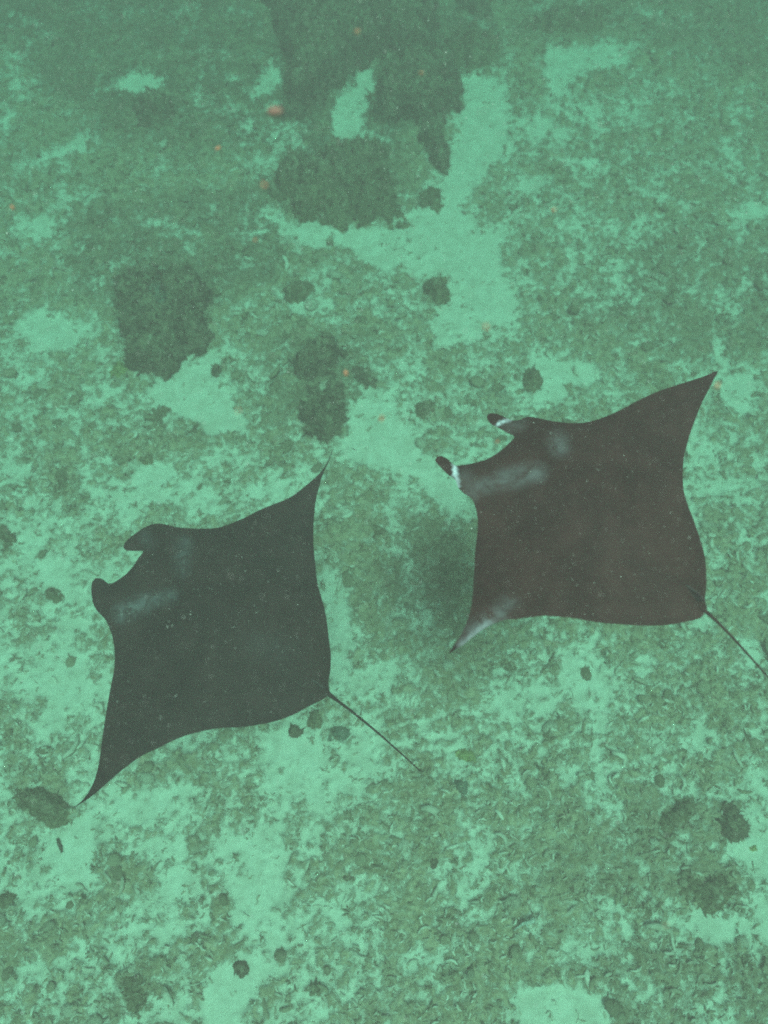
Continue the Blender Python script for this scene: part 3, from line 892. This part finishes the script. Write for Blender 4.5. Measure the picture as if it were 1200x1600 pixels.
def stone_label(x, y):
    a, b = to_px(np.array([x]), np.array([y]), np.array([0.0])); a, b = a[0], b[0]
    side = 'left edge' if a < 200 else 'right edge' if a > 1000 else None
    if b < 420: w = 'in the hazy upper ' + ('left' if a < 420 else 'right' if a > 800 else 'middle')
    elif b < 700: w = 'above the ' + ('left manta' if a < 560 else 'right manta')
    elif b < 1100: w = ('in front of the left manta' if a < 180 else 'between the two mantas' if a < 760 else 'behind the right manta tail')
    elif b < 1340: w = ('below the left manta' if a < 430 else 'right of the left manta tail' if a < 800 else 'below the right manta')
    else: w = 'along the bottom edge, ' + ('left' if a < 400 else 'right' if a > 800 else 'middle')
    return 'small turf grown stone lying loose on rubble ' + w


for i in range(len(pos)):
    x, y, z, cv = pos[i]
    o = link('loose_stone', protos[i % 12], loc=(x, y, z + .005), rot=(r.normal(0, .2), r.normal(0, .2), r.uniform(0, 6.28)))
    q = 0.03 + min(r.gamma(2.5, .011), .06)
    o.scale = (q, q, q * r.uniform(.7, 1.1))
    tag(o, stone_label(x, y), 'stone', 'loose turf grown stones on the sea bed')


# ------------------------------------------------------------------ small things in the water and on the sand
def tube_obj(name, pts, radii, mat, label, cat, K=8):
    pts = [Vector(p) for p in pts]; org = pts[0].copy(); V, Fq = [], []
    for i, p in enumerate(pts):
        tg = (pts[min(i + 1, len(pts) - 1)] - pts[max(i - 1, 0)]).normalized()
        sd = tg.cross(Vector((0, 0, 1))).normalized(); u2 = sd.cross(tg)
        for k in range(K):
            a = 2 * math.pi * k / K
            V.append(p - org + (sd * math.cos(a) + u2 * math.sin(a)) * radii[i])
    for i in range(len(pts) - 1):
        for k in range(K):
            Fq.append((i * K + k, i * K + (k + 1) % K, (i + 1) * K + (k + 1) % K, (i + 1) * K + k))
    Fq += [tuple(range(K - 1, -1, -1)), tuple(range((len(pts) - 1) * K, len(pts) * K))]
    me = bpy.data.meshes.new(name); me.from_pydata(V, [], Fq); me.materials.append(mat); me.polygons.foreach_set('use_smooth', [True] * len(me.polygons))
    return tag(link(name, me, loc=org), label, cat)


def fl(px, py, up):
    p = on_plane(px, py, 0)[0]; h = cover_height(np.array([p[0]]), np.array([p[1]]))[1][0]
    return (p[0], p[1], h + up)


tube_obj('sea_cucumber', [fl(92, 1311, .02), fl(93, 1317, .02), fl(96, 1324, .02), fl(98, 1333, .02)], [.008, .016, .016, .008], M_CUKE, 'small dark curved sea cucumber on the sand patch below the left manta wing tip', 'sea cucumber')
br = tube_obj('coral_branch', [fl(800, 1455, .05), fl(808, 1449, .07), fl(815, 1444, .08), fl(823, 1444, .09), fl(828, 1440, .10), fl(832, 1435, .09)], [.006, .011, .013, .016, .022, .006], M_PALE, 'white forked branch of broken coral lying on dark rubble near the bottom', 'coral')
tw = tube_obj('twig', [fl(816, 1444, .08), fl(820, 1449, .07), fl(825, 1455, .05)], [.009, .009, .005], M_PALE, None, None)
mw = tw.matrix_world.copy(); off = tw.location - br.location; tw.parent = br; tw.location = off


def in_water(px, py, dist):
    d = ray(np.array([px]), np.array([py]))[0]
    return np.array([0, 0, CAM_H]) + d * dist


FISH_ME = None
def fish(px, py, dist, ang, length, label):
    """slender little fish: body with tail fin"""
    p = in_water(px, py, dist)
    o = link('fish', None, loc=p, rot=(0, 0, ang)); tag(o, label, 'fish')
    N, K = 8, 8; V, Fq = [], []
    for i in range(N):
        t = i / (N - 1); rr = length * .10 * (math.sin(math.pi * min(1, t * .92 + .06)) ** .7)
        for k in range(K):
            a = 2 * math.pi * k / K
            V.append((length * (.5 - t), math.cos(a) * rr * .55, math.sin(a) * rr))
    for i in range(N - 1):
        for k in range(K):
            Fq.append((i * K + k, (i + 1) * K + k, (i + 1) * K + (k + 1) % K, i * K + (k + 1) % K))
    Fq += [tuple(range(K)), tuple(range(N * K - 1, (N - 1) * K - 1, -1))]
    me = bpy.data.meshes.new('body'); me.from_pydata(V, [], Fq); me.materials.append(M_FISH); me.polygons.foreach_set('use_smooth', [True] * len(me.polygons))
    link('body', me, o)
    l = length; tv = []
    for sg in (-1, 1):
        tv += [(-.46 * l, sg * .006 * l, 0), (-.66 * l, sg * .004 * l, .10 * l), (-.58 * l, sg * .004 * l, 0), (-.66 * l, sg * .004 * l, -.10 * l)]
    me = bpy.data.meshes.new('tail_fin'); me.from_pydata(tv, [], [(0, 1, 2, 3), (7, 6, 5, 4), (0, 4, 5, 1), (1, 5, 6, 2), (2, 6, 7, 3), (3, 7, 4, 0)]); me.materials.append(M_FISH)
    link('tail_fin', me, o)
    return o


fish(354, 132, 6.5, math.radians(80), .05, 'tiny dark fish swimming in open water at the upper left')
fish(553, 702, 8.2, math.radians(-35), .06, 'tiny dark fish over the small sand patch between the mantas')

SPECKS = [(429, 174, 22, 'largest drifting speck, a blurred pinkish blot left of the biggest outcrop'), (341, 231, 8, 'orange speck drifting right of the lone round coral head, upper left'), (413, 289, 9, 'orange speck drifting at the left end of the broad olive mound'),
          (398, 375, 6, 'pale orange speck drifting below the broad olive mound'), (596, 654, 8, 'orange speck drifting over the small sand patch between the mantas'),
          (540, 583, 9, 'orange speck drifting in front of the finger shaped dark rock'), (760, 511, 8, 'orange speck drifting at the lower end of the long sand channel'),
          (865, 328, 7, 'orange speck drifting over the hazy turf right of the sand channel'), (1120, 603, 11, 'orange speck right beside the upper wing tip of the right manta'),
          (20, 325, 8, 'orange speck drifting near the left picture edge, upper part'), (1041, 1445, 7, 'orange speck drifting at the lower right near the flat olive rock'),
          (658, 115, 8, 'orange speck drifting above the rounded dark outcrop'), (558, 49, 7, 'pinkish speck drifting before the largest outcrop'), (777, 690, 5, 'tiny orange speck drifting before the mouth of the right manta'),
          (372, 642, 5, 'tiny pale orange speck drifting over the white sand pocket')]
for i, (px, py, sz, lab) in enumerate(SPECKS):
    dist = [2.4, 3.0, 2.1, 2.7][i % 4]
    p = in_water(px, py, dist)
    me = np_mesh('drifting_speck', lump(500 + i, ICO_V) * np.array([1.0, .6 + .5 * (i * 37 % 10) / 10, 1.0]) * (sz / 1.7 / FPX * dist), ICO_F, M_SPECK if i else M_BLOT)
    tag(link('drifting_speck', me, loc=p, rot=(.3 * i, .2 * i, i)), lab, 'speck')

# fine pale particles hanging in the water
r = np.random.default_rng(77); n = 9000
px = r.uniform(-100, 1300, n); py = r.uniform(-100, 1700, n); dist = r.uniform(1.8, 4.6, n)
P = np.array([0, 0, CAM_H]) + ray(px, py) * dist[:, None]
OCT = np.array([(1, 0, 0), (-1, 0, 0), (0, 1, 0), (0, -1, 0), (0, 0, 1), (0, 0, -1)], float)
OF = np.array([(0, 2, 4), (2, 1, 4), (1, 3, 4), (3, 0, 4), (2, 0, 5), (1, 2, 5), (3, 1, 5), (0, 3, 5)], np.int32)
sz = .00028 * dist * (1 + r.gamma(1.2, .35, n))
V = OCT[None] * sz[:, None, None] + P[:, None]
me = np_mesh('marine_snow', V.reshape(-1, 3), (OF[None] + (np.arange(n) * 6)[:, None, None]).reshape(-1, 3), M_SNOW)
tag(link('marine_snow', me), 'fine pale particles hanging in the water', 'particles', kind='stuff')

# ------------------------------------------------------------------ the green water itself: one closed box of even density
bm = bmesh.new(); bmesh.ops.create_cube(bm, size=1)
bmesh.ops.scale(bm, vec=(124, 124, CAM_H + .5 + 1.3), verts=bm.verts)
bmesh.ops.translate(bm, vec=(0, 0, (CAM_H + .5 - 1.3) / 2), verts=bm.verts)
me = bpy.data.meshes.new('haze'); bm.to_mesh(me); bm.free()
t = NT('green_water')
pv = t.new('ShaderNodeVolumePrincipled')
pv.inputs['Color'].default_value = (1.0, 0.76, 0.76, 1)
pv.inputs['Density'].default_value = 0.040
pv.inputs['Anisotropy'].default_value = 0.35
ab = t.new('ShaderNodeVolumeAbsorption')
ab.inputs['Color'].default_value = (0.0, 0.655, 0.518, 1)
ab.inputs['Density'].default_value = 0.115
ad = t.new('ShaderNodeAddShader')
t.l.new(pv.outputs[0], ad.inputs[0]); t.l.new(ab.outputs[0], ad.inputs[1])
t.l.new(ad.outputs[0], t.out.inputs['Volume'])
me.materials.append(t.m)
tag(link('haze', me), 'green hazy sea water filling the whole scene', 'water', kind='stuff')
